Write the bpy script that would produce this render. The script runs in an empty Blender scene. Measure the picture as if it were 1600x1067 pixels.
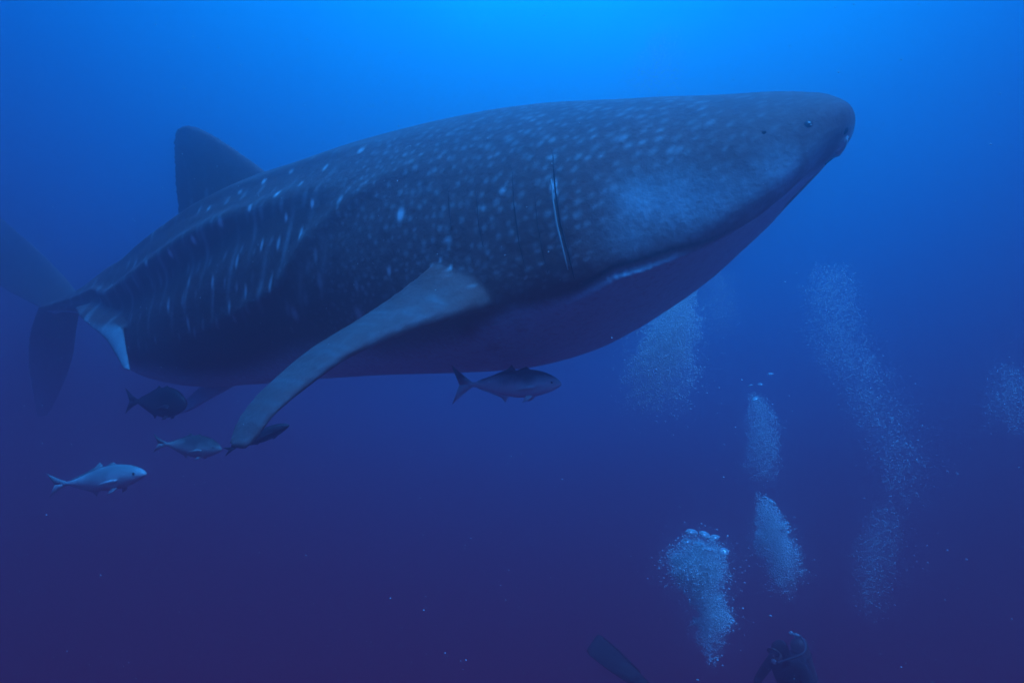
import bpy, bmesh, math, random
import numpy as np
from mathutils import Vector, Matrix
from mathutils.bvhtree import BVHTree

R = math.radians
rng = np.random.default_rng(7)
random.seed(7)
scene = bpy.context.scene
COL = scene.collection

# ------------------------------------------------------------------ camera
FPX = 1386.0                     # focal length in pixels of the 1600 px wide photograph
cam_d = bpy.data.cameras.new("camera")
cam = bpy.data.objects.new("camera", cam_d)
COL.objects.link(cam)
cam_d.sensor_width = 36.0
cam_d.lens = 36.0 * FPX / 1600.0
cam.location = (0, 0, 0)
cam.rotation_euler = (R(90), 0, 0)
cam_d.clip_start = 0.05
cam_d.clip_end = 500
scene.camera = cam

# ------------------------------------------------------------------ light in the water
LIGHT = Vector((0.05, 0.75, 0.66)).normalized()     # where the refracted sun stands behind the surface
world = bpy.data.worlds.new("World")
scene.world = world
world.use_nodes = True
wn = world.node_tree
wn.nodes.clear()
w_out = wn.nodes.new("ShaderNodeOutputWorld")
w_bg = wn.nodes.new("ShaderNodeBackground")
w_tc = wn.nodes.new("ShaderNodeTexCoord")
w_nrm = wn.nodes.new("ShaderNodeVectorMath"); w_nrm.operation = 'NORMALIZE'
w_dot = wn.nodes.new("ShaderNodeVectorMath"); w_dot.operation = 'DOT_PRODUCT'
w_dot.inputs[1].default_value = LIGHT
w_sep = wn.nodes.new("ShaderNodeSeparateXYZ")
w_up = wn.nodes.new("ShaderNodeMath"); w_up.operation = 'MULTIPLY_ADD'; w_up.inputs[1].default_value = .33; w_up.inputs[2].default_value = .645
w_max = wn.nodes.new("ShaderNodeMath"); w_max.operation = 'SMOOTH_MAX'; w_max.inputs[2].default_value = .08
w_map = wn.nodes.new("ShaderNodeMapRange")
w_map.inputs[1].default_value = .3; w_map.inputs[2].default_value = 1.1
w_ramp = wn.nodes.new("ShaderNodeValToRGB")
# radiance of deep clear water by the angle to the light: indigo below, azure towards the surface
WORLD_STOPS = [(.30, (.032, .009, .060)), (.50, (.034, .010, .066)), (.57, (.032, .011, .074)), (.64, (.024, .020, .140)),
               (.70, (.014, .045, .320)), (.75, (.006, .075, .480)), (.80, (.0, .12, .680)), (.86, (.0, .24, 1.02)),
               (.91, (.0, .43, 1.40)), (.95, (.0, .72, 2.5)), (1.0, (.0, .92, 3.1)), (1.1, (.0, 1.0, 3.3))]
WS = 1.0
el = w_ramp.color_ramp.elements
while len(el) > 1: el.remove(el[-1])
for i, (e, c) in enumerate(WORLD_STOPS):
    p = (e - .3) / .8
    q = el[0] if i == 0 else el.new(p)
    q.position = p; q.color = (c[0]/3.3, c[1]/3.3, c[2]/3.3, 1)
L = wn.links.new
L(w_tc.outputs['Generated'], w_nrm.inputs[0]); L(w_nrm.outputs[0], w_dot.inputs[0])
L(w_nrm.outputs[0], w_sep.inputs[0]); L(w_sep.outputs['Z'], w_up.inputs[0])
L(w_dot.outputs['Value'], w_max.inputs[0]); L(w_up.outputs[0], w_max.inputs[1])
w_no = wn.nodes.new("ShaderNodeTexNoise"); w_no.inputs['Scale'].default_value = 3.5; w_no.inputs['Detail'].default_value = 3
w_ma = wn.nodes.new("ShaderNodeMath"); w_ma.operation = 'MULTIPLY_ADD'; w_ma.inputs[1].default_value = .08
w_sb = wn.nodes.new("ShaderNodeMath"); w_sb.operation = 'SUBTRACT'; w_sb.inputs[1].default_value = .04
L(w_nrm.outputs[0], w_no.inputs['Vector']); L(w_no.outputs['Fac'], w_ma.inputs[0]); L(w_max.outputs[0], w_ma.inputs[2])
L(w_ma.outputs[0], w_sb.inputs[0]); L(w_sb.outputs[0], w_map.inputs[0]); L(w_map.outputs[0], w_ramp.inputs[0])
L(w_ramp.outputs[0], w_bg.inputs[0]); L(w_bg.outputs[0], w_out.inputs[0])
w_bg.inputs[1].default_value = 3.3 * WS

sun_d = bpy.data.lights.new("sun", 'SUN')
sun = bpy.data.objects.new("sun", sun_d)
COL.objects.link(sun)
sun_d.energy = 6.3
sun_d.angle = R(35)
sun_d.color = (.05, .345, 1.0)       # daylight after some fifteen metres of water
sun.rotation_euler = Vector((0.30, -0.42, 0.86)).to_track_quat('Z', 'Y').to_euler()

scene.view_settings.view_transform = 'Standard'
scene.view_settings.look = 'None'
scene.view_settings.exposure = 0
scene.view_settings.gamma = 1
scene.view_settings.use_curve_mapping = False
cy = scene.cycles
cy.max_bounces = 8
cy.diffuse_bounces = 6
cy.glossy_bounces = 2
cy.transmission_bounces = 4
cy.transparent_max_bounces = 24
cy.volume_bounces = 3
cy.use_denoising = True
cy.sample_clamp_indirect = 2.0

# ------------------------------------------------------------------ helpers
def at(px, py, Y):
    """point of the place seen at pixel (px, py) of the photograph at distance Y"""
    return Vector(((px - 800) / FPX * Y, Y, (533.5 - py) / FPX * Y))

def link(o, parent=None):
    COL.objects.link(o)
    if parent is not None: o.parent = parent
    return o

def tag(o, label=None, cat=None, group=None, kind=None):
    if label: o["label"] = label
    if cat: o["category"] = cat
    if group: o["group"] = group
    if kind: o["kind"] = kind
    return o

def mesh_obj(name, verts, faces, mat=None, parent=None, smooth=True):
    me = bpy.data.meshes.new(name)
    me.from_pydata([tuple(v) for v in verts], [], [tuple(f) for f in faces])
    me.update()
    if smooth: me.polygons.foreach_set("use_smooth", [True] * len(me.polygons))
    if mat: me.materials.append(mat)
    return link(bpy.data.objects.new(name, me), parent)

def lerp_tab(tab, x):
    xs = [r[0] for r in tab]
    return [float(np.interp(x, xs, [r[k] for r in tab])) for k in range(1, len(tab[0]))]

def smooth_tab(tab, x):
    """Catmull-Rom through a table sorted by its first column"""
    xs = [r[0] for r in tab]
    x = min(max(x, xs[0]), xs[-1])
    i = min(max(int(np.searchsorted(xs, x)) - 1, 0), len(xs) - 2)
    h = xs[i + 1] - xs[i]; u = (x - xs[i]) / h
    out = []
    for k in range(1, len(tab[0])):
        y0, y1 = tab[i][k], tab[i + 1][k]
        sec = (y1 - y0) / h
        def slope(j):
            if j <= 0 or j >= len(xs) - 1: return sec
            a = (tab[j][k] - tab[j - 1][k]) / (xs[j] - xs[j - 1]); b = (tab[j + 1][k] - tab[j][k]) / (xs[j + 1] - xs[j])
            return 0 if a * b <= 0 else 2 * a * b / (a + b)
        m0, m1 = slope(i), slope(i + 1)
        u2, u3 = u * u, u * u * u
        out.append((2*u3-3*u2+1)*y0 + (u3-2*u2+u)*h*m0 + (-2*u3+3*u2)*y1 + (u3-u2)*h*m1)
    return out

class Geo:
    def __init__(s): s.v = []; s.f = []
    def add(s, V, F):
        n = len(s.v); s.v += [Vector(v) for v in V]; s.f += [tuple(i + n for i in f) for f in F]
    def loft(s, rings, cap=True):
        n = len(s.v); m = len(rings[0])
        for r in rings: s.v += [Vector(p) for p in r]
        for i in range(len(rings) - 1):
            for j in range(m):
                k = (j + 1) % m
                s.f.append((n + i*m + j, n + i*m + k, n + (i+1)*m + k, n + (i+1)*m + j))
        if cap:
            s.f.append(tuple(n + j for j in reversed(range(m))))
            s.f.append(tuple(n + (len(rings)-1)*m + j for j in range(m)))
    def blade(s, secs, m=18, sub=6):
        """fin: sections (leading edge, trailing edge, thickness) in order from root to tip"""
        P = []
        for i in range(len(secs) - 1):
            for u in range(sub):
                P.append(i + u / sub)
        P.append(len(secs) - 1)
        def comp(j, u):
            i = min(int(u), len(secs) - 2); f = u - i
            g = lambda q: Vector(secs[min(max(q, 0), len(secs)-1)][j]) if j < 2 else secs[min(max(q, 0), len(secs)-1)][2]
            p0, p1, p2, p3 = g(i-1), g(i), g(i+1), g(i+2)
            return 0.5 * ((2*p1) + (p2 - p0)*f + (2*p0 - 5*p1 + 4*p2 - p3)*f*f + (3*p1 - p0 - 3*p2 + p3)*f**3)
        rings = []
        for q, u in enumerate(P):
            le, te, th = comp(0, u), comp(1, u), comp(2, u)
            u2 = min(u + .3, len(secs)-1); u1 = max(u - .3, 0)
            span = (comp(0, u2) + comp(1, u2)) - (comp(0, u1) + comp(1, u1))
            ch = te - le
            nr = ch.cross(span).normalized()
            ring = []
            for k in range(m):
                a = 2 * math.pi * k / m
                x = (1 - math.cos(a)) / 2
                tt = th * (math.sin(a)) * (1.0 - 0.62 * x) * .5
                ring.append(le + ch * x + nr * tt)
            rings.append(ring)
        s.loft(rings)
    def tube(s, pts, rad, m=8):
        rings = []
        for i, p in enumerate(pts):
            p = Vector(p)
            d = (Vector(pts[min(i+1, len(pts)-1)]) - Vector(pts[max(i-1, 0)])).normalized()
            a = d.cross(Vector((0, 0, 1)))
            if a.length < .1: a = d.cross(Vector((0, 1, 0)))
            a.normalize(); b = d.cross(a)
            r = rad[i] if isinstance(rad, (list, tuple)) else rad
            rings.append([p + (a*math.cos(2*math.pi*k/m) + b*math.sin(2*math.pi*k/m))*r for k in range(m)])
        s.loft(rings)
    def ball(s, c, r, su=12, sv=8, sc=(1,1,1)):
        rings = []
        for i in range(sv + 1):
            a = math.pi * (i + .03 if i == 0 else i - .03 if i == sv else i) / sv
            rings.append([Vector(c) + Vector((math.sin(a)*math.cos(2*math.pi*k/su)*r*sc[0], math.sin(a)*math.sin(2*math.pi*k/su)*r*sc[1], math.cos(a)*r*sc[2])) for k in range(su)])
        s.loft(rings)
    def build(s, name, mat=None, parent=None): return mesh_obj(name, s.v, s.f, mat, parent)

def mat_new(name, color=(.5,.5,.5), rough=.6, spec=.3):
    m = bpy.data.materials.new(name); m.use_nodes = True
    b = m.node_tree.nodes['Principled BSDF']
    b.inputs['Base Color'].default_value = (*color, 1)
    b.inputs['Roughness'].default_value = rough
    b.inputs['Specular IOR Level'].default_value = spec
    return m, m.node_tree, b

def noise_tint(m, nt, b, c1, c2, scale, rough_amp=0, detail=5, bump=0):
    n = nt.nodes.new('ShaderNodeTexNoise'); n.inputs['Scale'].default_value = scale; n.inputs['Detail'].default_value = detail
    tc = nt.nodes.new('ShaderNodeTexCoord')
    nt.links.new(tc.outputs['Object'], n.inputs['Vector'])
    r = nt.nodes.new('ShaderNodeValToRGB')
    r.color_ramp.elements[0].position = .35; r.color_ramp.elements[0].color = (*c1, 1)
    r.color_ramp.elements[1].position = .65; r.color_ramp.elements[1].color = (*c2, 1)
    nt.links.new(n.outputs['Fac'], r.inputs[0]); nt.links.new(r.outputs[0], b.inputs['Base Color'])
    if bump:
        bp = nt.nodes.new('ShaderNodeBump'); bp.inputs['Strength'].default_value = bump; bp.inputs['Distance'].default_value = .01
        nt.links.new(n.outputs['Fac'], bp.inputs['Height']); nt.links.new(bp.outputs[0], b.inputs['Normal'])

# ------------------------------------------------------------------ the water between things
HAZE_DENSITY = 0.122
bm = bmesh.new()
bmesh.ops.create_cube(bm, size=1)
me = bpy.data.meshes.new("haze"); bm.to_mesh(me); bm.free()
haze = link(bpy.data.objects.new("haze", me))
HX, HY0, HY1, HZ0, HZ1 = 15.0, -6.0, 18.0, -6.5, 4.8
haze.scale = (2*HX, HY1-HY0, HZ1-HZ0)
haze.location = (0, (HY0+HY1)/2, (HZ0+HZ1)/2)
tag(haze, "clear blue sea water that veils far things in blue", "water", kind="stuff")
hm = bpy.data.materials.new("sea_water"); hm.use_nodes = True
hm.node_tree.nodes.clear()
ho = hm.node_tree.nodes.new('ShaderNodeOutputMaterial')
hv = hm.node_tree.nodes.new('ShaderNodeVolumePrincipled')
hv.inputs['Color'].default_value = (.84, .76, .86, 1)
hv.inputs['Density'].default_value = HAZE_DENSITY
hv.inputs['Anisotropy'].default_value = .93
hm.node_tree.links.new(hv.outputs[0], ho.inputs['Volume'])
me.materials.append(hm)

# ------------------------------------------------------------------ WHALE SHARK
HEAD = Vector(((1330-800)/FPX*4.30, 4.30, 0)); TAIL = Vector(((80-800)/FPX*9.6, 9.6, 0))
AX = (HEAD - TAIL); LEN = AX.length; AXN = AX.normalized()
SIDE = Vector((AXN.y, -AXN.x, 0))            # towards the shark's right flank (the camera's side)
if SIDE.y > 0: SIDE = -SIDE
def t_of_px(px):
    k = (px - 800) / FPX
    return (HEAD.x - k*HEAD.y) / ((HEAD.x - TAIL.x) + k*(TAIL.y - HEAD.y))
OUT = [ # px, top py, bottom py : outline of the back and of the belly in the middle plane
 (1330,172,194),(1324,162,208),(1312,155,226),(1290,149,250),(1260,146,280),(1200,144,335),(1130,148,395),(1050,153,456),(1000,157,492),(950,160,524),
 (880,165,558),(800,177,577),(700,197,583),(600,222,586),(500,252,592),(430,272,598),(360,300,603),(300,335,603),(250,368,594),(215,395,580),
 (198,405,560),(182,415,520),(165,428,503),(140,446,494),(110,462,488),(80,474,488)]
PROF = []
for px, a, b in OUT:
    t = t_of_px(px); Y = HEAD.y + t*(TAIL.y-HEAD.y)
    za, zb = (533.5-a)/FPX*Y, (533.5-b)/FPX*Y
    PROF.append((t, (za+zb)/2, (za-zb)/2))
WID = [(0,.07),(.006,.18),(.018,.28),(.04,.40),(.08,.56),(.14,.78),(.2,.82),(.3,.80),(.42,.70),(.55,.56),(.68,.40),(.78,.27),(.88,.16),(1,.09)]
def ridge(t, th):
    """long keels on each flank; th is the angle above the widest line"""
    s = 0.0
    g = lambda x, w: math.exp(-(x/w)**2)
    f1 = min(max((t-.30)/.25, 0), 1)
    s += .080*f1*g(th - (R(26) - R(20)*max(0,(t-.5)/.5)), R(6.0))
    s -= .045*f1*g(th - (R(12) - R(22)*max(0,(t-.5)/.5)), R(9))
    f2 = min(max((t-.22)/.2, 0), 1)*min(max((.95-t)/.2, 0), 1)
    s += .035*f2*g(th - R(52), R(5))
    f4 = min(max((t-.24)/.06, 0), 1)*min(max((.62-t)/.15, 0), 1)
    s += .035*f4*g(th - R(np.interp(t, [.278,.325,.379,.428,.6], [32,20,3,-14,-30])), R(4.5))
    # crease between cheek and throat
    f3 = min(max((t-.05)/.03, 0), 1)*min(max((.15-t)/.04, 0), 1)
    tc = CREASE(t)
    s -= .032*f3*g(th - tc - R(2.0), R(2.6))
    s += .032*f3*g(th - tc + R(4.5), R(4.0))
    return s
CR_T = [0,.015,.03,.045,.055,.08,.11,.13,.145,.177,.226,.312,.44,.565,.627,.7,1]
CR_A = [-58,-60,-66,-64,-51,-37,-32,-35,-35,-30,-38,-49,-52,-60,-60,-53,-48]
def CREASE(t): return R(np.interp(t, CR_T, CR_A))
def skew(t): return np.interp(t, [0,.03,.10,.20,.38], [.15,.25,.30,.30,.0])
def roll(t): return np.interp(t, [0,.02,.055,.11,.25], [.10,.34,.28,.13,.0])
def ring_at(t, m):
    zc, h = smooth_tab(PROF, t); k_ = float(skew(t)); w = smooth_tab(WID, t)[0]
    c = HEAD + (TAIL-HEAD)*t; c = Vector((c.x, c.y, zc))
    pw = .92 if t > .3 else .92 - .12*(1 - t/.3)
    pl = float(np.interp(t, [0,.03,.07,.11,.15,.35], [.7,.45,.42,.60,.74,.92]))
    ro = float(roll(t))
    out = []
    for k in range(m):
        a = 2*math.pi*k/m
        ca, sa = math.cos(a), math.sin(a)
        x = math.copysign(abs(ca)**(pw if sa > 0 else pl), ca)*w
        z = math.copysign(abs(sa)**(pw if sa > 0 else pl), sa)*h*(1 + k_ if sa > 0 else 1 - k_) - k_*h
        th = math.asin(max(-1, min(1, sa)))
        r = 1 + ridge(t, th)/max(.35, w)*min(1, w/.25)
        out.append(c + SIDE*x*r + Vector((0,0,1))*(z*(1+(r-1)*.5) - ro*x*r))
    return out
g = Geo()
ts = list(np.concatenate([np.linspace(0, .03, 14)[:-1]**1.0, np.linspace(.03, 1, 170)]))
g.loft([ring_at(t, 150) for t in ts])
# dorsal fin
g.blade([(at(440,300,7.35), at(262,372,8.30), .20),
         (at(412,266,7.45), at(277,335,8.15), .16),
         (at(370,235,7.60), at(273,285,8.10), .12),
         (at(335,212,7.72), at(271,245,8.02), .085),
         (at(312,200,7.80), at(271,215,7.95), .06),
         (at(292,196,7.84), at(278,200,7.88), .045)], m=24)
# right pectoral fin (towards the camera)
PECT = [(at(870,452,5.55), at(715,402,5.60), .26),
        (at(805,468,4.85), at(684,408,4.98), .22),
        (at(716,491,4.58), at(623,456,4.86), .17),
        (at(632,517,4.50), at(557,501,4.84), .13),
        (at(548,553,4.46), at(487,544,4.80), .105),
        (at(480,602,4.42), at(425,594,4.72), .085),
        (at(430,645,4.38), at(382,639,4.62), .07),
        (at(402,682,4.36), at(358,686,4.52), .055),
        (at(382,700,4.36), at(360,700,4.44), .045)]
g.blade(PECT, m=26)
# left pectoral fin, mirrored through the middle plane (hidden behind the belly)
def mirror(p):
    d = (Vector(p) - HEAD).dot(SIDE)
    q = Vector(p) - SIDE*2*d
    q.z = .33 + (q.z - .33)*.12
    return q
g.blade([(mirror(a), mirror(b), c) for a, b, c in PECT], m=26)
# pelvic fins
PEL = [(at(215,470,8.35), at(115,480,8.80), .12), (at(196,505,8.0), at(128,500,8.45), .09),
       (at(197,540,7.65), at(165,532,7.95), .07), (at(205,580,7.3), at(191,576,7.4), .045)]
g.blade(PEL)
g.blade([(at(400,585,7.55), at(330,590,8.0), .10), (at(350,612,7.8), at(292,622,8.1), .07), (at(300,640,8.0), at(276,650,8.1), .045)])
# caudal fin
g.blade([(at(125,462,9.3), at(85,492,9.6), .12), (at(95,425,10.9), at(40,470,11.4), .11), (at(40,372,12.8), at(-10,440,13.3), .10),
         (at(-60,290,14.6), at(-95,360,15.0), .09), (at(-150,215,15.9), at(-165,235,16.0), .07)])
g.blade([(at(128,470,9.3), at(60,478,10.1), .12), (at(120,515,10.4), at(46,520,11.2), .11), (at(114,560,11.6), at(43,565,12.2), .10),
         (at(98,605,12.6), at(50,612,13.0), .085), (at(76,648,13.3), at(58,652,13.4), .065)])
raw = g.build("body")
rm = raw.modifiers.new("join", 'REMESH'); rm.mode = 'VOXEL'; rm.voxel_size = .016; rm.use_smooth_shade = True
sm = raw.modifiers.new("soft", 'SMOOTH'); sm.factor = .5; sm.iterations = 4
dg = bpy.context.evaluated_depsgraph_get()
me = bpy.data.meshes.new_from_object(raw.evaluated_get(dg))
bpy.data.objects.remove(raw)
me.name = "body"

nv = len(me.vertices)
co = np.empty(nv*3); me.vertices.foreach_get("co", co); co = co.reshape(-1, 3)
# body coordinates of every vertex: t along, th round (0 at the widest line, + up), near / far flank
axis = np.array(AXN); h0 = np.array(HEAD)
tt = -((co - h0) @ np.array([axis[0], axis[1], 0])) / LEN
tt = np.clip(tt, 0, 1)
PT = np.array(PROF); WT = np.array(WID)
zc = np.interp(tt, PT[:,0], PT[:,1]); hh = np.interp(tt, PT[:,0], PT[:,2]); ww = np.interp(tt, WT[:,0], WT[:,1])
kk = skew(tt); zc = zc - kk*hh
sx = (co - h0) @ np.array(SIDE); sz = co[:,2] - zc + roll(tt)*sx
hh = np.where(sz > 0, hh*(1+kk), hh*(1-kk))
th = np.degrees(np.arctan2(sz/np.maximum(hh,.02), np.abs(sx)/np.maximum(ww,.02)))
rad = np.sqrt((sz/np.maximum(hh,.02))**2 + (sx/np.maximum(ww,.02))**2)
near = sx > 0
isfin = (rad > 1.22) | ((tt >= .999))
al = tt * LEN                                   # metres from the snout
girth = np.radians(th) * (np.interp(tt, PT[:,0], PT[:,2])+ww)/2               # metres round from the widest line
def hash2(i, j, k):
    v = np.sin(i*127.1 + j*311.7 + k*74.7)*43758.5453
    return v - np.floor(v)
def dots(u, v, su, sv, ru, rv, jit, seed, keep=1.0):
    """rows of soft oval dots, jittered"""
    out = np.zeros_like(u)
    U, V = u/su, v/sv
    for di in (-1,0,1):
        for dj in (-1,0,1):
            i = np.floor(U)+di; j = np.floor(V)+dj
            off = np.where(np.mod(j,2)==0, .5, 0)
            cu = (i+.5+off*.6+(hash2(i,j,seed)-.5)*jit)*su; cv = (j+.5+(hash2(i,j,seed+1)-.5)*jit)*sv
            r = .75+.6*hash2(i,j,seed+2)
            amp = (.35+.65*hash2(i,j,seed+3))*(hash2(i,j,seed+4) < keep)
            d = ((u-cu)/(ru*r))**2+((v-cv)/(rv*r))**2
            out = np.maximum(out, amp*np.exp(-d**1.5))
    return out
# side flag decorrelates the two flanks
gs = girth + np.where(near, 0, 40.0)
ss = lambda x, a, b: (lambda q: q*q*(3-2*q))(np.clip((x-a)/(b-a), 0, 1))
head_w = 1 - ss(al, 2.5, 3.6)
body_w = 1 - head_w
lower = ss(th - np.interp(tt, CR_T, CR_A), 2, 16)
spots = dots(al, gs, .066, .058, .017, .0125, .7, 3, .92) * head_w * lower * (.34 - .10*ss(th, 25, 60)) * (.4 + .6*ss(al, .1, .8))
tail_rows = dots(al + .25*girth, gs, .235, .20, .024, .036, .35, 9, .9) * body_w * ss(th, -40, -28)
wob = .018*np.sin(gs*5.1) + .010*np.sin(gs*11+2)
ph = (al + .22*girth + wob)/.25
linew = np.exp(-((ph-np.round(ph))*.25/.030)**2)
lines = linew * body_w * ss(th, -34, -12) * (1-ss(th,18,42)) * (.55+.45*np.sin(gs*9+np.round(ph)*2.3))
spots = np.maximum(spots, tail_rows*.36)
spots = np.maximum(spots, lines*.27)

# features read off the photograph, cast onto the flank and kept in body space
polys = np.empty(len(me.loops), dtype=np.int32); me.loops.foreach_get("vertex_index", polys)
bvh = BVHTree.FromPolygons([Vector(c) for c in co], [tuple(p.vertices) for p in me.polygons])
def on_skin(px, py):
    d = at(px, py, 1.0).normalized()
    loc, nrm, idx, dist = bvh.ray_cast(Vector((0,0,0)), d)
    if loc is None:
        for k in range(1, 12):
            loc, nrm, idx, dist = bvh.ray_cast(Vector((0,0,0)), at(px-3*k, py, 1.0).normalized())
            if loc is not None: break
    return loc, nrm
def splat(arr, px, py, ru, rv, amp, lean=0.0, power=1.5, reduce=np.maximum):
    """oval mark: ru along the body, rv round it (metres)"""
    loc, nrm = on_skin(px, py)
    if loc is None: return arr
    l = np.array(loc)
    t0 = -float((l-h0) @ axis)
    d3 = co - l
    du = -(d3 @ axis); 
    dv = np.sqrt(np.maximum((d3**2).sum(1) - du**2, 0)) * np.sign(d3[:,2]+1e-9)
    du = du - lean*dv
    q = np.exp(-((du/ru)**2 + (dv/rv)**2)**power)
    return reduce(arr, amp*q)
MARKS = [(626,335,.030,.040,.95),(608,423,.018,.028,.6),(557,446,.02,.04,.35),(493,398,.02,.05,.3),(488,318,.022,.030,.8),(447,340,.020,.028,.75),
 (433,303,.03,.030,.9),(412,284,.028,.022,.8),(470,287,.022,.026,.5),(531,312,.03,.03,.45),(564,235,.03,.024,.55),(344,348,.034,.036,.9),(326,326,.028,.025,.6),
 (390,325,.028,.030,.75),(302,375,.03,.036,.8),(266,396,.03,.040,.7),(228,411,.03,.034,.55),(370,408,.022,.05,.6),(409,383,.02,.045,.6),(435,380,.02,.045,.6),
 (470,365,.022,.045,.6),(332,442,.025,.055,.6),(295,440,.025,.05,.45),(263,477,.03,.06,.6),(294,506,.025,.065,.55),(358,480,.022,.060,.5),(384,455,.022,.05,.5),
 (422,445,.022,.055,.5),(455,268,.03,.02,.4),(508,262,.02,.03,.5),(375,300,.03,.02,.5),(865,290,.020,.030,1.0),(868,303,.014,.024,.7),(862,246,.03,.014,.4),
 (785,298,.024,.018,.5),(755,325,.022,.016,.4),(704,418,.012,.02,.7),(688,406,.012,.012,1.0),(560,490,.04,.05,.35),(460,490,.04,.05,.35),(500,440,.03,.06,.3),(700,375,.03,.02,.5)]
marks = np.zeros(nv)
for m_ in MARKS: marks = splat(marks, *m_[:4], min(1, m_[4]*1.25))
spots = np.maximum(spots, marks)

# countershading: pale throat, belly, lips and fins' undersides
cr = np.interp(tt, CR_T, CR_A)
belly = 1 - ss(th - cr + 2*np.sin(al*3.1), -7 - 5*ss(tt,.15,.3), 3+9*ss(tt,.15,.3))
belly *= ss(tt, .012, .03)
pale = belly.copy()
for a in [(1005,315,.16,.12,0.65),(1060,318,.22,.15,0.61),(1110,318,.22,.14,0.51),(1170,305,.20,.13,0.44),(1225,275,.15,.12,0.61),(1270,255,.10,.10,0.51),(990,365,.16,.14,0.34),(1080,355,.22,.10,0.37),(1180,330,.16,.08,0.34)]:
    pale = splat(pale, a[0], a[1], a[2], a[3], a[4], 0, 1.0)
lip = np.exp(-((th-(cr-5.0))/3.6)**2) * ss(tt,.04,.07)*(1-ss(tt,.11,.14))
pale = np.maximum(pale, lip*.42)
for a in [(1322,222,.10,.07,1.0),(1312,240,.12,.09,1.0),(1298,255,.12,.09,.8)]:
    pale = splat(pale, a[0], a[1], a[2], a[3], a[4], 0, 1.2)
fine = dots(al, gs, .034, .030, .010, .009, .9, 21, .8)
pale = pale * (1 - .35*fine*(1-belly))
# fins: paler below, the pectoral pale all over
fin_far = np.zeros(nv)
pect_ax = [ (np.array((a+b)/2)) for a, b, c in PECT]
def near_path(path, radius):
    d = np.full(nv, 9.0)
    for p, q in zip(path[:-1], path[1:]):
        pq = q-p; u = np.clip(((co-p)@pq)/(pq@pq), 0, 1)
        d = np.minimum(d, np.linalg.norm(co-(p+u[:,None]*pq), axis=1))
    return 1 - ss(d, radius*.8, radius*1.1)
pw_ = near_path(pect_ax[1:], .42) * ss(rad + .18*np.sin(co[:,0]*19)*np.sin(co[:,2]*23), 1.0, 1.45) * (sz < 0.15)
pale = np.maximum(pale*(1-pw_), pw_*(.05 + .16*dots(co[:,0]*1.2+co[:,1], co[:,2], .07, .05, .022, .016, .9, 31, .9)))
pel_ax = [np.array((a+b)/2) for a, b, c in PEL]
pale = np.maximum(pale, near_path(pel_ax[1:], .35)*isfin*ss(-(co[:,2]-zc), .1, .2)*.5)
dark_fin = isfin * (co[:,2] > zc+hh*.5)
root_ = near_path(pect_ax[0:], .34) * ss(rad, .98, 1.12) * (sz < .25)
spots = spots * (1 - np.clip(np.maximum(pw_, root_),0,1)*.85) * (1-dark_fin*.8)
pale = pale*(1-dark_fin)
crease = np.exp(-((th-(cr+2.0))/1.7)**2) * ss(tt,.04,.07)*(1-ss(tt,.115,.15))  # shadow line along the cheek and throat fold, darkened in the skin colour
colr = np.zeros((nv,4), dtype=np.float32)
colr[:,0] = np.clip(pale,0,1); colr[:,1] = np.clip(spots,0,1); colr[:,2] = np.clip(crease,0,1); colr[:,3] = 1
attr = me.color_attributes.new("pattern", 'FLOAT_COLOR', 'POINT')
attr.data.foreach_set("color", colr.ravel())

skin, nt, b = mat_new("shark_skin", rough=.62, spec=.25)
N = nt.nodes.new; K = nt.links.new
va = N('ShaderNodeVertexColor'); va.layer_name = "pattern"
sp = N('ShaderNodeSeparateColor'); K(va.outputs[0], sp.inputs[0])
tc = N('ShaderNodeTexCoord')
n1 = N('ShaderNodeTexNoise'); n1.inputs['Scale'].default_value = 2.2; n1.inputs['Detail'].default_value = 6; K(tc.outputs['Object'], n1.inputs['Vector'])
n2 = N('ShaderNodeTexNoise'); n2.inputs['Scale'].default_value = 38; n2.inputs['Detail'].default_value = 4; K(tc.outputs['Object'], n2.inputs['Vector'])
n3 = N('ShaderNodeTexNoise'); n3.inputs['Scale'].default_value = 11; n3.inputs['Detail'].default_value = 5; K(tc.outputs['Object'], n3.inputs['Vector'])
def mix(a, bcol, fac):
    m = N('ShaderNodeMix'); m.data_type = 'RGBA'
    for sck, val in ((m.inputs[6], a), (m.inputs[7], bcol)):
        if isinstance(val, tuple): sck.default_value = (*val, 1)
        else: K(val, sck)
    if isinstance(fac, float): m.inputs[0].default_value = fac
    else: K(fac, m.inputs[0])
    return m.outputs[2]
def mathn(op, a, b_, clamp=False):
    m = N('ShaderNodeMath'); m.operation = op; m.use_clamp = clamp
    for i, val in enumerate((a, b_)):
        if isinstance(val, (int, float)): m.inputs[i].default_value = val
        else: K(val, m.inputs[i])
    return m.outputs[0]
darkc = mix((.21,.062,.054), (.27,.098,.083), n1.outputs['Fac'])
darkc = mix(darkc, (.26,.150,.122), mathn('MULTIPLY', mathn('SUBTRACT', n2.outputs['Fac'], .52, True), 1.6, True))
palec = mix((.42,.66,.70), (.58,.86,.92), n3.outputs['Fac'])
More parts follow.
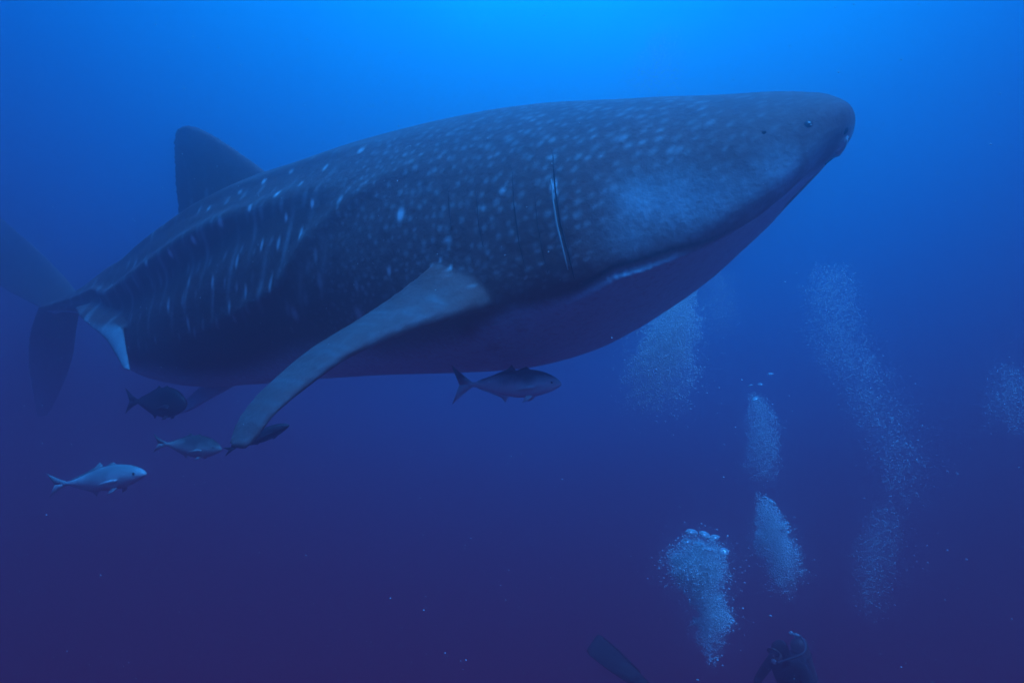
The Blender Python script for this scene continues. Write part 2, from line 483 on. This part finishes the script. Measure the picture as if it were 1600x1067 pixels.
# the edge of the pale parts is broken up by mottling
pf = mathn('ADD', sp.outputs[0], mathn('MULTIPLY', mathn('SUBTRACT', n2.outputs['Fac'], .5), mathn('MULTIPLY', sp.outputs[0], 1.2)), True)
c1 = mix(darkc, palec, pf)
c2 = mix(c1, (.85,.95,.95), mathn('MULTIPLY', sp.outputs[1], mathn('ADD', .6, n3.outputs['Fac']), True))
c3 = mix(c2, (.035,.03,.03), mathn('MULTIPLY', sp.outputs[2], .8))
K(c3, b.inputs['Base Color'])
bp = N('ShaderNodeBump'); bp.inputs['Strength'].default_value = .55; bp.inputs['Distance'].default_value = .02
K(mathn('ADD', n3.outputs['Fac'], mathn('MULTIPLY', n2.outputs['Fac'], .35)), bp.inputs['Height']); K(bp.outputs[0], b.inputs['Normal'])
me.materials.clear(); me.materials.append(skin)
shark = link(bpy.data.objects.new("whale_shark", None))
shark.location = HEAD + (TAIL-HEAD)*.35 + Vector((0,0,.0))
body = link(bpy.data.objects.new("body", me), shark)
body.matrix_parent_inverse = Matrix.Translation(-shark.location)
tag(shark, "huge spotted whale shark swimming to the right over the divers", "whale shark")

dark, _, _ = mat_new("dark_gap", (.012,.010,.012), .8, .1)
eye_m, _, _ = mat_new("eye_black", (.01,.01,.012), .15, .6)
rim_m, _, _ = mat_new("eye_rim", (.30,.32,.32), .5, .3)
def skin_line(name, pts, r, mat, sink=0.0, squash=None):
    P = []
    for i in range(len(pts)-1):
        n = max(2, int(math.hypot(pts[i+1][0]-pts[i][0], pts[i+1][1]-pts[i][1])/9))
        for u in range(n):
            f = u/n
            loc, nr = on_skin(pts[i][0]*(1-f)+pts[i+1][0]*f, pts[i][1]*(1-f)+pts[i+1][1]*f)
            if loc: P.append(loc - nr*sink)
    gg = Geo()
    rr = [r*min(1, .25+3.0*math.sin(math.pi*(i+.3)/(len(P)+.6))) if False else r*(.3+.7*math.sin(math.pi*(i+.5)/len(P))**.5) for i in range(len(P))]
    gg.tube(P, rr, 6)
    o = gg.build(name, mat, shark); o.matrix_parent_inverse = Matrix.Translation(-shark.location)
    return o
skin_line("gill_slit", [(864,238),(865,262),(868,300),(876,350),(889,400),(900,446)], .0046, dark)
skin_line("gill_slit", [(835,300),(840,350),(849,400),(860,440)], .0022, dark)
skin_line("gill_slit", [(800,262),(803,320),(811,380),(824,430)], .0028, dark)
skin_line("gill_slit", [(744,300),(748,350),(757,395)], .0025, dark)
skin_line("gill_slit", [(700,290),(702,330),(708,370)], .0028, dark)
flap, _, _ = mat_new("gill_flap_edge", (.36,.38,.37), .6, .25)
skin_line("gill_flap", [(861,280),(864,312),(870,352),(880,392),(890,432)], .0065, flap, sink=.001)
def skin_ball(name, px, py, r, mat, sink, flat=.5, parent=shark):
    loc, nr = on_skin(px, py)
    q = nr.to_track_quat('Z','Y').to_matrix()
    gg = Geo(); gg.ball((0,0,0), r, 16, 10, (1,1,flat))
    gg.v = [q @ v + loc - nr*sink for v in gg.v]
    o = gg.build(name, mat, parent); o.matrix_parent_inverse = Matrix.Translation(-shark.location)
    return o
skin_ball("eye", 1263, 194, .020, eye_m, .003)
skin_ball("spiracle", 1194, 207, .011, dark, .001)
skin_ball("nostril", 1322, 205, .020, dark, .004)
lip_m, nt_, b_ = mat_new("pale_lip", (.5,.7,.72), .6, .25); noise_tint(lip_m, nt_, b_, (.30,.42,.44), (.62,.85,.88), 14, bump=.4)
skin_line("lip", [(1322,214),(1316,228),(1308,240),(1300,250)], .034, lip_m, sink=.012)
skin_line("mouth", [(1326,216),(1316,236),(1303,252),(1292,262)], .008, dark)

# ------------------------------------------------------------------ FISH
def fish_mat(name, back, side, shade=.5):
    m, nt, b = mat_new(name, side, .45, .45)
    tc = nt.nodes.new('ShaderNodeTexCoord'); s = nt.nodes.new('ShaderNodeSeparateXYZ'); nt.links.new(tc.outputs['Object'], s.inputs[0])
    n = nt.nodes.new('ShaderNodeTexNoise'); n.inputs['Scale'].default_value = 9; n.inputs['Detail'].default_value = 4
    nt.links.new(tc.outputs['Object'], n.inputs['Vector'])
    a = nt.nodes.new('ShaderNodeMath'); a.operation = 'MULTIPLY_ADD'; a.inputs[1].default_value = .12; nt.links.new(n.outputs['Fac'], a.inputs[0]); nt.links.new(s.outputs['Z'], a.inputs[2])
    r = nt.nodes.new('ShaderNodeMapRange'); nt.links.new(a.outputs[0], r.inputs[0])
    r.inputs[1].default_value = .06+shade*.0; r.inputs[2].default_value = .12
    mx = nt.nodes.new('ShaderNodeMix'); mx.data_type = 'RGBA'
    mx.inputs[6].default_value = (*side, 1); mx.inputs[7].default_value = (*back, 1)
    nt.links.new(r.outputs[0], mx.inputs[0]); nt.links.new(mx.outputs[2], b.inputs['Base Color'])
    return m
FISH_PROFILE = [ # x from snout 0 to tail root 1, top, bottom, half width (fractions of length)
 (0,.012,-.012,.008),(.03,.045,-.035,.030),(.10,.092,-.070,.055),(.2,.130,-.105,.075),(.32,.150,-.130,.082),(.45,.145,-.135,.076),
 (.6,.115,-.110,.058),(.75,.070,-.070,.036),(.88,.032,-.033,.018),(.95,.024,-.024,.012),(1,.026,-.026,.010)]
def make_fish(name, label, px0, px1, py0, py1, Y0, Y1, mat, deep=1.0, hang=0.0, tail=1.0, group="jacks swimming under the shark", fins=1.0):
    """snout at (px0, py0, Y0), tail-fin tips' middle at (px1, py1, Y1)"""
    A, B = at(px0, py0, Y0), at(px1, py1, Y1)
    X = (A - B); Ltot = X.length; X.normalize()
    up = Vector((0,0,1)); Yv = up.cross(X).normalized(); Z = X.cross(Yv)
    Lb = Ltot*.84
    def P(x, y, z): return Vector((Ltot/2 - x*Lb, y*Lb, z*Lb*deep))      # local frame: snout on +X
    gg = Geo()
    rings = []
    for i in range(40):
        u = (i/39)**1.0
        tp, bt, hw = smooth_tab(FISH_PROFILE, u)
        c = (tp+bt)/2; h = (tp-bt)/2
        rings.append([P(u, hw*math.cos(a), c+h*math.sin(a) - hang*u*u) for a in [2*math.pi*k/20 for k in range(20)]])
    gg.loft(rings)
    def sheet(pts, th=.008, y0=0.0, tilt=0.0):
        n = len(pts); V = []
        for sgn in (-1, 1):
            for (x, z) in pts: V.append(P(x, y0 + sgn*th/2 + tilt*abs(z), z - hang*x*x))
        F = [tuple(reversed(range(n))), tuple(range(n, 2*n))] + [(i, (i+1) % n, n+(i+1) % n, n+i) for i in range(n)]
        gg.add(V, F)
    T = tail
    sheet([(.95,.0),(.965,.03),(1.04,.085*T),(1.13,.155*T),(1.19,.205*T),(1.155,.12*T),(1.125,.05*T),(1.105,0)])
    sheet([(1.105,0),(1.125,-.05*T),(1.155,-.12*T),(1.19,-.205*T),(1.13,-.155*T),(1.04,-.085*T),(.965,-.03),(.95,.0)])
    f = fins
    sheet([(.30,.13),(.36,.15+.030*f),(.42,.14+.020*f),(.48,.13)])
    sheet([(.47,.13),(.52,.125+.075*f),(.57,.11+.045*f),(.72,.075+.022*f),(.90,.030+.010*f),(.90,.02),(.6,.09)])
    sheet([(.55,-.11),(.60,-.115-.070*f),(.64,-.10-.035*f),(.78,-.062-.02*f),(.90,-.03-.008*f),(.90,-.02),(.65,-.08)])
    for s_ in (-1, 1):
        sheet([(.28,-.11),(.325,-.125-.035*f),(.385,-.12-.060*f),(.37,-.12-.03*f),(.35,-.11)], .004, s_*.02, s_*.3)
        # pectoral blade, swept back along the flank
        pts = [(.235,-.015),(.30,-.005),(.40,-.035),(.44,-.06),(.36,-.058),(.27,-.045)]
        V = [P(x, s_*(.073+.05*(x-.23)/.2+o), z) for o in (-.003,.003) for x, z in pts]
        n = len(pts)
        gg.add(V, [tuple(range(n)), tuple(range(n,2*n))] + [(i,(i+1)%n,n+(i+1)%n,n+i) for i in range(n)])
    root = link(bpy.data.objects.new(name, None))
    root.matrix_world = Matrix.Translation((A+B)/2) @ Matrix((( X.x,Yv.x,Z.x,0),(X.y,Yv.y,Z.y,0),(X.z,Yv.z,Z.z,0),(0,0,0,1)))
    gg.build("body", mat, root)
    for s_ in (-1, 1):
        e = Geo(); c = P(.085, s_*.047, .018)
        e.ball(c, .013*Lb, 12, 8, (1,.5,1)); e.build("eye", eye_m, root)
    tag(root, label, "fish", group)
    return root
m_jack = fish_mat("jack_dark_back", (.14,.09,.10), (.62,.66,.66))
m_pale = fish_mat("jack_silver", (.26,.30,.30), (.60,.66,.66))
m_mid  = fish_mat("jack_olive", (.12,.09,.08), (.50,.52,.46))
m_dark = fish_mat("jack_brown", (.030,.016,.02), (.07,.045,.05))
make_fish("fish", "dark-backed fish with forked tail just under the shark's belly", 877, 706, 600, 601, 4.9, 5.15, m_jack, deep=.98)
make_fish("fish", "bright silvery fish swimming lowest at the far left", 228, 76, 740, 762, 5.2, 5.6, m_pale, deep=.70, hang=-.02, tail=.7)
make_fish("fish", "small fish with olive back left of the pectoral fin tip", 346, 240, 702, 692, 6.6, 7.0, m_mid, deep=.92, tail=.6, fins=.6)
make_fish("fish", "stocky dark brown fish in the gloom under the shark's rear belly", 292, 196, 632, 626, 7.2, 7.6, m_dark, deep=1.35, tail=.6, fins=.5)
make_fish("fish", "slim dark fish half hidden behind the pectoral fin tip", 452, 350, 664, 706, 5.4, 5.6, m_dark, deep=.62, tail=.5, fins=.3)

# ------------------------------------------------------------------ BUBBLES
bub_m = bpy.data.materials.new("air_bubble"); bub_m.use_nodes = True
nt = bub_m.node_tree; nt.nodes.clear()
o_ = nt.nodes.new('ShaderNodeOutputMaterial'); mx = nt.nodes.new('ShaderNodeMixShader'); tr = nt.nodes.new('ShaderNodeBsdfTransparent')
df = nt.nodes.new('ShaderNodeMixShader'); df.inputs[0].default_value = .45
d1 = nt.nodes.new('ShaderNodeBsdfDiffuse'); d1.inputs[0].default_value = (.97,.98,.98,1)
t1 = nt.nodes.new('ShaderNodeBsdfTranslucent'); t1.inputs[0].default_value = (.97,.98,.98,1)
nt.links.new(d1.outputs[0], df.inputs[1]); nt.links.new(t1.outputs[0], df.inputs[2])
lw = nt.nodes.new('ShaderNodeLayerWeight'); lw.inputs[0].default_value = .35
mr = nt.nodes.new('ShaderNodeMapRange'); mr.inputs[3].default_value = .75; mr.inputs[4].default_value = 1
mr.inputs[3].default_value = .8
nt.links.new(lw.outputs['Facing'], mr.inputs[0]); nt.links.new(mr.outputs[0], mx.inputs[0])
nt.links.new(tr.outputs[0], mx.inputs[1]); nt.links.new(df.outputs[0], mx.inputs[2]); nt.links.new(mx.outputs[0], o_.inputs[0])

bm = bmesh.new(); bmesh.ops.create_icosphere(bm, subdivisions=1, radius=1)
ICO_V = np.array([v.co[:] for v in bm.verts]); ICO_F = np.array([[v.index for v in f.verts] for f in bm.faces]); bm.free()
bm = bmesh.new(); bmesh.ops.create_icosphere(bm, subdivisions=0, radius=1) if False else bmesh.ops.create_icosphere(bm, subdivisions=1, radius=1); bm.free()
OCT_V = np.array([(1,0,0),(-1,0,0),(0,1,0),(0,-1,0),(0,0,1),(0,0,-1)], float)
OCT_F = np.array([(0,2,4),(2,1,4),(1,3,4),(3,0,4),(2,0,5),(1,2,5),(3,1,5),(0,3,5)])
def cloud_mesh(name, pts, rads, mat, ico=False, flat=None):
    V0, F0 = (ICO_V, ICO_F) if ico else (OCT_V, OCT_F)
    n = len(pts); s = np.ones((n,1,3))
    s[:,0,2] = rng.uniform(.55, 1, n) if flat is None else flat
    V = (V0[None]*s*np.asarray(rads)[:,None,None] + np.asarray(pts)[:,None,:]).reshape(-1,3)
    F = (F0[None] + (np.arange(n)*len(V0))[:,None,None]).reshape(-1,3)
    me = bpy.data.meshes.new(name)
    me.vertices.add(len(V)); me.vertices.foreach_set("co", V.ravel())
    me.loops.add(len(F)*3); me.loops.foreach_set("vertex_index", F.ravel().astype(np.int32))
    me.polygons.add(len(F)); me.polygons.foreach_set("loop_start", (np.arange(len(F))*3).astype(np.int32))
    me.polygons.foreach_set("loop_total", np.full(len(F), 3, np.int32)); me.update(calc_edges=True)
    me.polygons.foreach_set("use_smooth", [True]*len(F))
    me.materials.append(mat)
    return link(bpy.data.objects.new(name, me))
def plume(label, Y, path, n, rmin, rmax, depth=.3, clump=0.0, edge=.75):
    """path: (px, py, half width px, weight); bubbles thickest in the core, ragged outside"""
    path = sorted(path, key=lambda r: r[1])
    ys = np.array([p[1] for p in path]); wts = np.array([p[3] for p in path]); hw = np.array([p[2] for p in path]); xs = np.array([p[0] for p in path])
    yy = np.linspace(ys[0], ys[-1], 400); pdf = np.interp(yy, ys, wts*hw); cdf = np.cumsum(pdf); cdf /= cdf[-1]
    py = np.interp(rng.random(n), cdf, yy) + rng.normal(0, 2.5, n)
    a = rng.uniform(0, 2*np.pi, n); r = rng.random(n)**edge
    noise = 1 + .18*np.sin(py*.09+a*2) + .12*np.sin(py*.23+a*3+1)
    px = np.interp(py, ys, xs) + np.cos(a)*r*np.interp(py, ys, hw)*noise
    dy = np.sin(a)*r*depth
    if clump:
        k = 40; cx, cyy, cd = px[:k], py[:k], dy[:k]
        idx = rng.integers(0, k, n); m = rng.random(n) < clump*.6
        jr = rng.normal(0, 1, (n,3))*np.interp(py, ys, hw)[:,None]*.15
        px = np.where(m, cx[idx]+jr[:,0], px); py = np.where(m, cyy[idx]+jr[:,1]*.9, py); dy = np.where(m, cd[idx]+jr[:,2]*.004, dy)
    sp_ = rng.random(n) < .22; w_ = np.interp(py, ys, hw)
    px = px + np.where(sp_, rng.normal(0, .42, n)*w_, 0); py = py + np.where(sp_, rng.normal(0, .35, n)*w_, 0)
    YY = Y + dy
    P = np.stack([(px-800)/FPX*Y*(1+0*YY), YY, (533.5-py)/FPX*Y], 1)
    rad = (rmin + (rmax-rmin)*rng.random(n)**7)*1.15
    o = cloud_mesh("bubble_plume", P, rad, bub_m)
    tag(o, label, "bubbles", "plumes of divers' bubbles", "stuff")
    return o
plume("bright bubble cloud rising behind the shark's throat", 7.0, [(1068,455,14,.6),(1060,490,28,1.2),(1044,530,44,1.1),(1035,565,52,.8),(1030,600,55,.35),(1020,645,55,.08)], 22000, .0022, .009, .4, 0, .62)
plume("thin haze of bubbles right of the bright cloud behind the shark's throat", 9, [(1120,425,22,.5),(1125,470,28,.6),(1130,520,30,.2)], 1500, .003, .008, .4)
plume("long faint bubble trail leaning right, upper right of the divers", 9, [(1300,415,24,.8),(1298,470,36,1.1),(1310,540,46,.9),(1345,600,50,.6),(1380,660,42,.6),(1405,720,36,.4),(1410,780,30,.2)], 15000, .002, .011, .5, .3, .7)
plume("faint low bubble streak below the long leaning trail", 9, [(1388,790,12,.8),(1372,840,24,1),(1362,890,26,.8),(1358,960,26,.3)], 4200, .002, .010, .4, .3, .7)
plume("narrow bubble column under four loose bubbles", 8, [(1182,618,8,.7),(1190,650,20,1),(1193,700,24,1),(1192,735,22,.5),(1191,755,16,.05)], 8000, .002, .008, .3, .2, .65)
plume("knobbly bubble cluster in the middle of the second diver column", 6, [(1196,778,8,1.2),(1202,800,14,1.4),(1205,830,24,1.6),(1216,860,32,1.6),(1222,890,22,.6),(1218,925,18,.25)], 16000, .0018, .0075, .25, .55)
plume("faint bubble cloud at the far right edge", 8, [(1582,570,14,.5),(1584,600,26,1),(1585,640,30,.8),(1588,680,22,.2)], 3000, .002, .010, .4, .3, .7)
plume("very faint bubbles added for a streak of light high in the bright water above the shark", 12, [(1040,45,20,.3),(1030,90,45,.5),(1010,150,60,.3)], 1500, .005, .014, .6)  # bubbles added to stand in for a faint beam of light
plume("large white bubble burst nearest the camera, lower right", 4.7, [(1094,842,34,.12),(1094,862,40,.8),(1088,880,46,2.0),(1092,905,40,1.5),(1094,925,24,1.0),(1108,945,28,1.2),(1117,965,30,1.4),(1110,985,20,.7),(1106,1010,16,.5),(1112,1035,8,.3)], 38000, .0014, .0065, .16, .55)
plume("tiny stray bubbles trailing right of the leaning trail", 9, [(1400,640,60,.3),(1420,720,50,.5),(1400,800,50,.4),(1420,900,60,.2)], 160, .006, .016, .8)

bigb = bpy.data.materials.new("large_air_bubble"); bigb.use_nodes = True
nt = bigb.node_tree; nt.nodes.clear()
o_ = nt.nodes.new('ShaderNodeOutputMaterial'); mx = nt.nodes.new('ShaderNodeMixShader'); tr = nt.nodes.new('ShaderNodeBsdfTransparent')
gl = nt.nodes.new('ShaderNodeBsdfGlossy'); gl.inputs['Roughness'].default_value = .15
d2 = nt.nodes.new('ShaderNodeBsdfDiffuse'); d2.inputs[0].default_value = (.85,.9,.9,1)
m2 = nt.nodes.new('ShaderNodeMixShader'); m2.inputs[0].default_value = .55
lw = nt.nodes.new('ShaderNodeLayerWeight'); lw.inputs[0].default_value = .5
mr = nt.nodes.new('ShaderNodeMapRange'); mr.inputs[3].default_value = .35; mr.inputs[4].default_value = 1.0
nt.links.new(gl.outputs[0], m2.inputs[1]); nt.links.new(d2.outputs[0], m2.inputs[2])
nt.links.new(lw.outputs['Facing'], mr.inputs[0]); nt.links.new(mr.outputs[0], mx.inputs[0])
nt.links.new(tr.outputs[0], mx.inputs[1]); nt.links.new(m2.outputs[0], mx.inputs[2]); nt.links.new(mx.outputs[0], o_.inputs[0])
def bubble_mesh(seed, tilt):
    r_ = random.Random(seed); gg = Geo(); m, k = 14, 10
    rings = []
    p1, p2 = r_.uniform(0, 6), r_.uniform(0, 6)
    for i in range(k+1):
        a = math.pi*min(max(i, .04), k-.04)/k
        ring = []
        for j in range(m):
            b_ = 2*math.pi*j/m
            w = 1 + .10*math.sin(2*b_+p1) + .06*math.sin(3*b_+p2)
            z = math.cos(a)
            z = z*.62 if z > 0 else z*.22                      # dome above, flat below
            ring.append(Vector((math.sin(a)*math.cos(b_)*w, math.sin(a)*math.sin(b_)*w, z + tilt*math.sin(a)*math.cos(b_))))
        rings.append(ring)
    gg.loft(rings); return gg
BUB_MESHES = []
for s_ in range(4):
    o = bubble_mesh(s_, (-.25, .1, .3, 0)[s_]).build("air_bubble", bigb); BUB_MESHES.append(o.data); bpy.data.objects.remove(o)
BIG = [ # px, py, width px, distance, shape, label
 (1204,585,9,7.8,0,"loose bubble, highest and rightmost of four over the narrow column"),
 (1188,601,8,7.8,1,"loose bubble, right one of the middle pair over the narrow column"),
 (1173,603,8,7.8,2,"loose bubble, left one of the middle pair over the narrow column"),
 (1180,624,12,7.8,1,"ragged loose bubble, lowest of four over the narrow column"),
 (1080,833,22,4.6,3,"big domed bubble, top left of the large white burst"),
 (1101,836,19,4.6,0,"big domed bubble, top middle of the large white burst"),
 (1115,841,18,4.6,1,"big domed bubble, top right of the large white burst"),
 (1072,846,16,4.6,2,"dim bubble below the top left dome of the white burst"),
 (1131,862,15,4.6,2,"tilted ring-like bubble on the right shoulder of the white burst"),
 (1108,860,17,4.6,1,"bright bubble just under the top domes of the white burst"),
 (1090,852,17,4.65,3,"dim bubble in the middle under the top domes of the white burst"),
 (1122,936,10,4.6,0,"small bubble crowning the lower lobe of the white burst"),
 (1121,1031,5,4.6,3,"tiny bright bubble at the foot of the white burst"),
 (1195,778,8,5.85,0,"small bubble at the very top of the knobbly cluster"),
 (1205,784,9,5.85,1,"small bubble just right of the top of the knobbly cluster"),
 (1227,819,11,5.85,2,"bright bubble on the right side of the knobbly cluster"),
 (1230,832,9,5.85,3,"smaller bubble under the bright one beside the knobbly cluster"),
 (1204,962,6,6.3,1,"faint bubble just above the dark diver's head"),
 (1090,1062,6,4.6,0,"tiny bright bubble at the bottom edge below the white burst"),
 (1394,653,6,8.8,0,"bright speck-like bubble on the lower part of the leaning trail"),
]
for px, py, w, Y, k, lab in BIG:
    o = link(bpy.data.objects.new("air_bubble", BUB_MESHES[k]))
    o.location = at(px, py, Y); r_ = w/2/FPX*Y; o.scale = (r_, r_, r_); o.rotation_euler = (random.uniform(-.25,.25), random.uniform(-.3,.3), random.uniform(0,6))
    tag(o, lab, "bubble", "single large bubbles")

# suspended specks
n = 6000
Yp = rng.uniform(1.2, 13, n)
P = np.stack([rng.uniform(-.62,.62,n)*Yp, Yp, rng.uniform(-.42,.42,n)*Yp], 1)
inside = np.array([bvh.find_nearest(Vector(p))[3] < .06 for p in P])
P = P[~inside]
o = cloud_mesh("drifting_specks", P, (.0007 + .0030*rng.random(len(P))**4)*np.clip(P[:,1]/4,.5,1.6), mat_new("speck", (.75,.78,.76), .8, .2)[0])
tag(o, "tiny pale specks of plankton drifting through the whole view", "plankton", kind="stuff")

# ------------------------------------------------------------------ DIVERS
suit, nt_, b_ = mat_new("wetsuit", (.03,.02,.022), .75, .2); noise_tint(suit, nt_, b_, (.022,.015,.016), (.05,.03,.032), 6, bump=.3)
rubber, _, _ = mat_new("fin_rubber", (.030,.018,.02), .6, .3)
steel, _, _ = mat_new("tank_paint", (.20,.10,.09), .4, .5)
metal, _, _ = mat_new("bare_metal", (.55,.58,.58), .3, .7)
hose_m, _, _ = mat_new("hose", (.10,.10,.11), .5, .4)
glass_m, _, _ = mat_new("mask_glass", (.12,.16,.18), .1, .8)
skin_h, _, _ = mat_new("human_skin", (.42,.26,.19), .6, .3)
def make_person(label, root_loc, rot, joints, arm_hold=False):
    """joints: dict of local positions; +Z is up the spine, +Y is ahead"""
    order = ['pelvis','belly','chest','neck','head','crown','hipL','kneeL','ankL','toeL','hipR','kneeR','ankR','toeR','shL','elL','wrL','shR','elR','wrR']
    edges = [('pelvis','belly'),('belly','chest'),('chest','neck'),('neck','head'),('head','crown')]
    for s_ in 'LR': edges += [('pelvis','hip'+s_),('hip'+s_,'knee'+s_),('knee'+s_,'ank'+s_),('ank'+s_,'toe'+s_),('chest','sh'+s_),('sh'+s_,'el'+s_),('el'+s_,'wr'+s_)]
    radii = dict(pelvis=.145, belly=.14, chest=.165, neck=.062, head=.098, crown=.085)
    for s_ in 'LR': radii.update({'hip'+s_:.095,'knee'+s_:.066,'ank'+s_:.046,'toe'+s_:.04,'sh'+s_:.068,'el'+s_:.045,'wr'+s_:.031})
    V = [Vector(joints[k]) for k in order]; idx = {k: i for i, k in enumerate(order)}
    E = [(idx[a], idx[b]) for a, b in edges]
    R_ = [radii[k] for k in order]
    # hands: palm and five fingers grown from each wrist
    for s_ in 'LR':
        w_, e_ = Vector(joints['wr'+s_]), Vector(joints['el'+s_])
        d = (w_-e_).normalized(); a = d.cross(Vector((0,1,.3))).normalized(); n_ = a.cross(d)
        pi = len(V); V.append(w_+d*.06); R_.append(.030); E.append((idx['wr'+s_], pi))
        for f in range(5):
            if f == 4:
                base = w_+d*.045+a*.045; dirs = (a*.6+d*.8).normalized(); ln = .055
            else:
                base = w_+d*.095+a*(.030-.020*f); dirs = (d+a*(.12-.08*f)).normalized(); ln = (.075,.085,.078,.06)[f]
            i0 = len(V); V += [base, base+dirs*ln*.5, base+(dirs*.8-n_*.35).normalized()*ln]
            R_ += [.0105,.0095,.008]; E += [(pi,i0),(i0,i0+1),(i0+1,i0+2)]
    me_ = bpy.data.meshes.new("body"); me_.from_pydata([tuple(v) for v in V], E, [])
    o = bpy.data.objects.new("body", me_); COL.objects.link(o)
    md = o.modifiers.new("skin", 'SKIN'); sv = me_.skin_vertices[0].data
    for i, r_ in enumerate(R_): sv[i].radius = (r_, r_*(.78 if order[i] in ('chest','belly','pelvis') else 1)) if i < len(order) else (r_, r_)
    sv[0].use_root = True
    o.modifiers.new("sub", 'SUBSURF').levels = 2
    d_ = bpy.context.evaluated_depsgraph_get(); m2_ = bpy.data.meshes.new_from_object(o.evaluated_get(d_)); bpy.data.objects.remove(o)
    m2_.materials.clear(); m2_.materials.append(suit); m2_.polygons.foreach_set("use_smooth", [True]*len(m2_.polygons))
    root = link(bpy.data.objects.new("person", None)); root.location = root_loc; root.rotation_euler = rot
    bo = link(bpy.data.objects.new("body", m2_), root)
    J = {k: Vector(v) for k, v in joints.items()}
    # face, mask and mouthpiece
    hd = J['head']; up = (J['crown']-hd).normalized(); fw = Vector((0,1,0)) - up*up.y; fw.normalize(); rt = fw.cross(up)
    gg = Geo(); gg.ball(hd+fw*.055+up*-.01, .062, 16, 10, (1,.9,1.25)); gg.ball(hd+fw*.112-up*.015, .014, 8, 6, (1,1,1.6)); gg.build("face", skin_h, root)
    gg = Geo()
    M = [hd+fw*.095+up*.035+rt*(.072*math.cos(a))+up*(.036*math.sin(a)) for a in [2*math.pi*k/16 for k in range(17)]]
    gg.tube(M, .010, 6); mk = gg.build("mask", rubber, root)
    gg = Geo(); gg.loft([[hd+fw*q+up*.035+rt*(.068*math.cos(a))+up*(.033*math.sin(a)) for a in [2*math.pi*k/16 for k in range(16)]] for q in (.085,.100)]); gg.build("mask_glass", glass_m, mk)
    gg = Geo(); gg.ball(hd+fw*.125-up*.055, .030, 12, 8, (1,.6,1)); reg = gg.build("regulator", metal, root)
    ch = J['chest']; bk = -fw
    tb = ch+Vector((0,-.23,0))
    gg = Geo(); rr = [.02,.06,.088,.092,.092,.092,.085,.05,.025]; zz = [-.42,-.415,-.39,-.35,0,.14,.19,.225,.24]
    gg.tube([tb+Vector((0,0,z)) for z in zz], rr, 20); tank = gg.build("tank", steel, root)
    gg = Geo(); gg.tube([tb+Vector((0,0,.235)), tb+Vector((0,0,.29))], .018, 10); gg.tube([tb+Vector((-.05,0,.275)), tb+Vector((.055,0,.275))], .015, 10); gg.ball(tb+Vector((.065,0,.275)), .024, 10, 6); gg.build("valve", metal, tank)
    gg = Geo(); c0 = tb+Vector((-.05,0,.28)); c1 = hd+fw*.13-up*.055-rt*.03
    pts = []
    for i in range(17):
        u = i/16; p = c0.lerp(c1, u); p += (-rt*.20+up*.03)*math.sin(math.pi*u); pts.append(p)
    gg.tube(pts, .011, 8); gg.build("hose", hose_m, root)
    for k in (-.02, -.30):
      gg = Geo(); gg.tube([tb+Vector((.096*math.cos(a), .096*math.sin(a), .05+k)) for a in [2*math.pi*q/16 for q in range(17)]], .008, 6)
      gg.build("tank_band", rubber, tank)
    gg = Geo(); gg.loft([[ch+Vector((.17*math.cos(a)*q, -.05+.135*math.sin(a)*q, z)) for a in [2*math.pi*k/20 for k in range(20)]] for q, z in ((.9,.12),(1.08,.05),(1.12,-.08),(1.1,-.2),(.98,-.28))]); gg.build("vest", rubber, root)
    for s_ in 'LR':
        ank, toe = J['ank'+s_], J['toe'+s_]; d = (toe-ank).normalized(); side = d.cross((J['knee'+s_]-ank).normalized()).normalized(); nn = side.cross(d)
        gg = Geo(); rings = []
        for u, w_, t_ in ((-.02,.045,.05),(.06,.055,.05),(.14,.065,.032),(.22,.085,.014),(.45,.105,.010),(.62,.110,.007),(.66,.095,.005)):
            c = ank+d*u; rings.append([c+side*(w_*math.cos(a))+nn*(t_*math.sin(a)) for a in [2*math.pi*k/16 for k in range(16)]])
        gg.loft(rings)
        for q in (-1,1): gg.tube([ank+d*.14+side*q*.066, ank+d*.4+side*q*.10, ank+d*.62+side*q*.108], [.014,.010,.006], 6)
        gg.build("swim_fin", rubber, root)
    tag(root, label, "person", "divers below the shark")
    return root
J1 = dict(pelvis=(0,0,0), belly=(0,.01,.2), chest=(0,0,.40), neck=(0,.02,.57), head=(0,.05,.68), crown=(0,.05,.78),
          hipL=(-.11,0,-.06), kneeL=(-.16,.12,-.50), ankL=(-.18,-.15,-.88), toeL=(-.19,-.18,-1.05), hipR=(.11,0,-.06), kneeR=(.15,-.02,-.52), ankR=(.16,-.32,-.86), toeR=(.17,-.42,-1.0),
          shL=(-.20,0,.47), elL=(-.34,.12,.25), wrL=(-.20,.34,.30), shR=(.20,0,.47), elR=(.33,.16,.27), wrR=(.16,.36,.33))
make_person("diver in dark wetsuit at the bottom edge, head and air hose showing", at(1248,1098,9.2), (R(-22), 0, R(125)), J1)
# second diver swims level, only the trailing fin reaches into view
J2 = dict(J1); J2.update(kneeL=(-.14,.30,-.35), ankL=(-.15,.08,-.70), toeL=(-.15,.02,-.86), kneeR=(.14,-.05,-.5), ankR=(.15,-.2,-.92), toeR=(.15,-.27,-1.08))
pR = make_person("second diver of whom only a dark swim fin shows at the bottom edge", (0,0,0), (0,0,0), J2)
d_body = (at(1080,1135,8.7) - at(925,1005,8.4)).normalized()       # from fin tip towards the head
q = d_body.to_track_quat('Z','Y'); from mathutils import Quaternion; q = q @ Quaternion((0,0,1), R(88)); pR.rotation_mode = 'QUATERNION'; pR.rotation_quaternion = q
tip_local = Vector((.15,-.46,-1.525)); pR.location = at(925,1003,8.4) - (q @ tip_local)
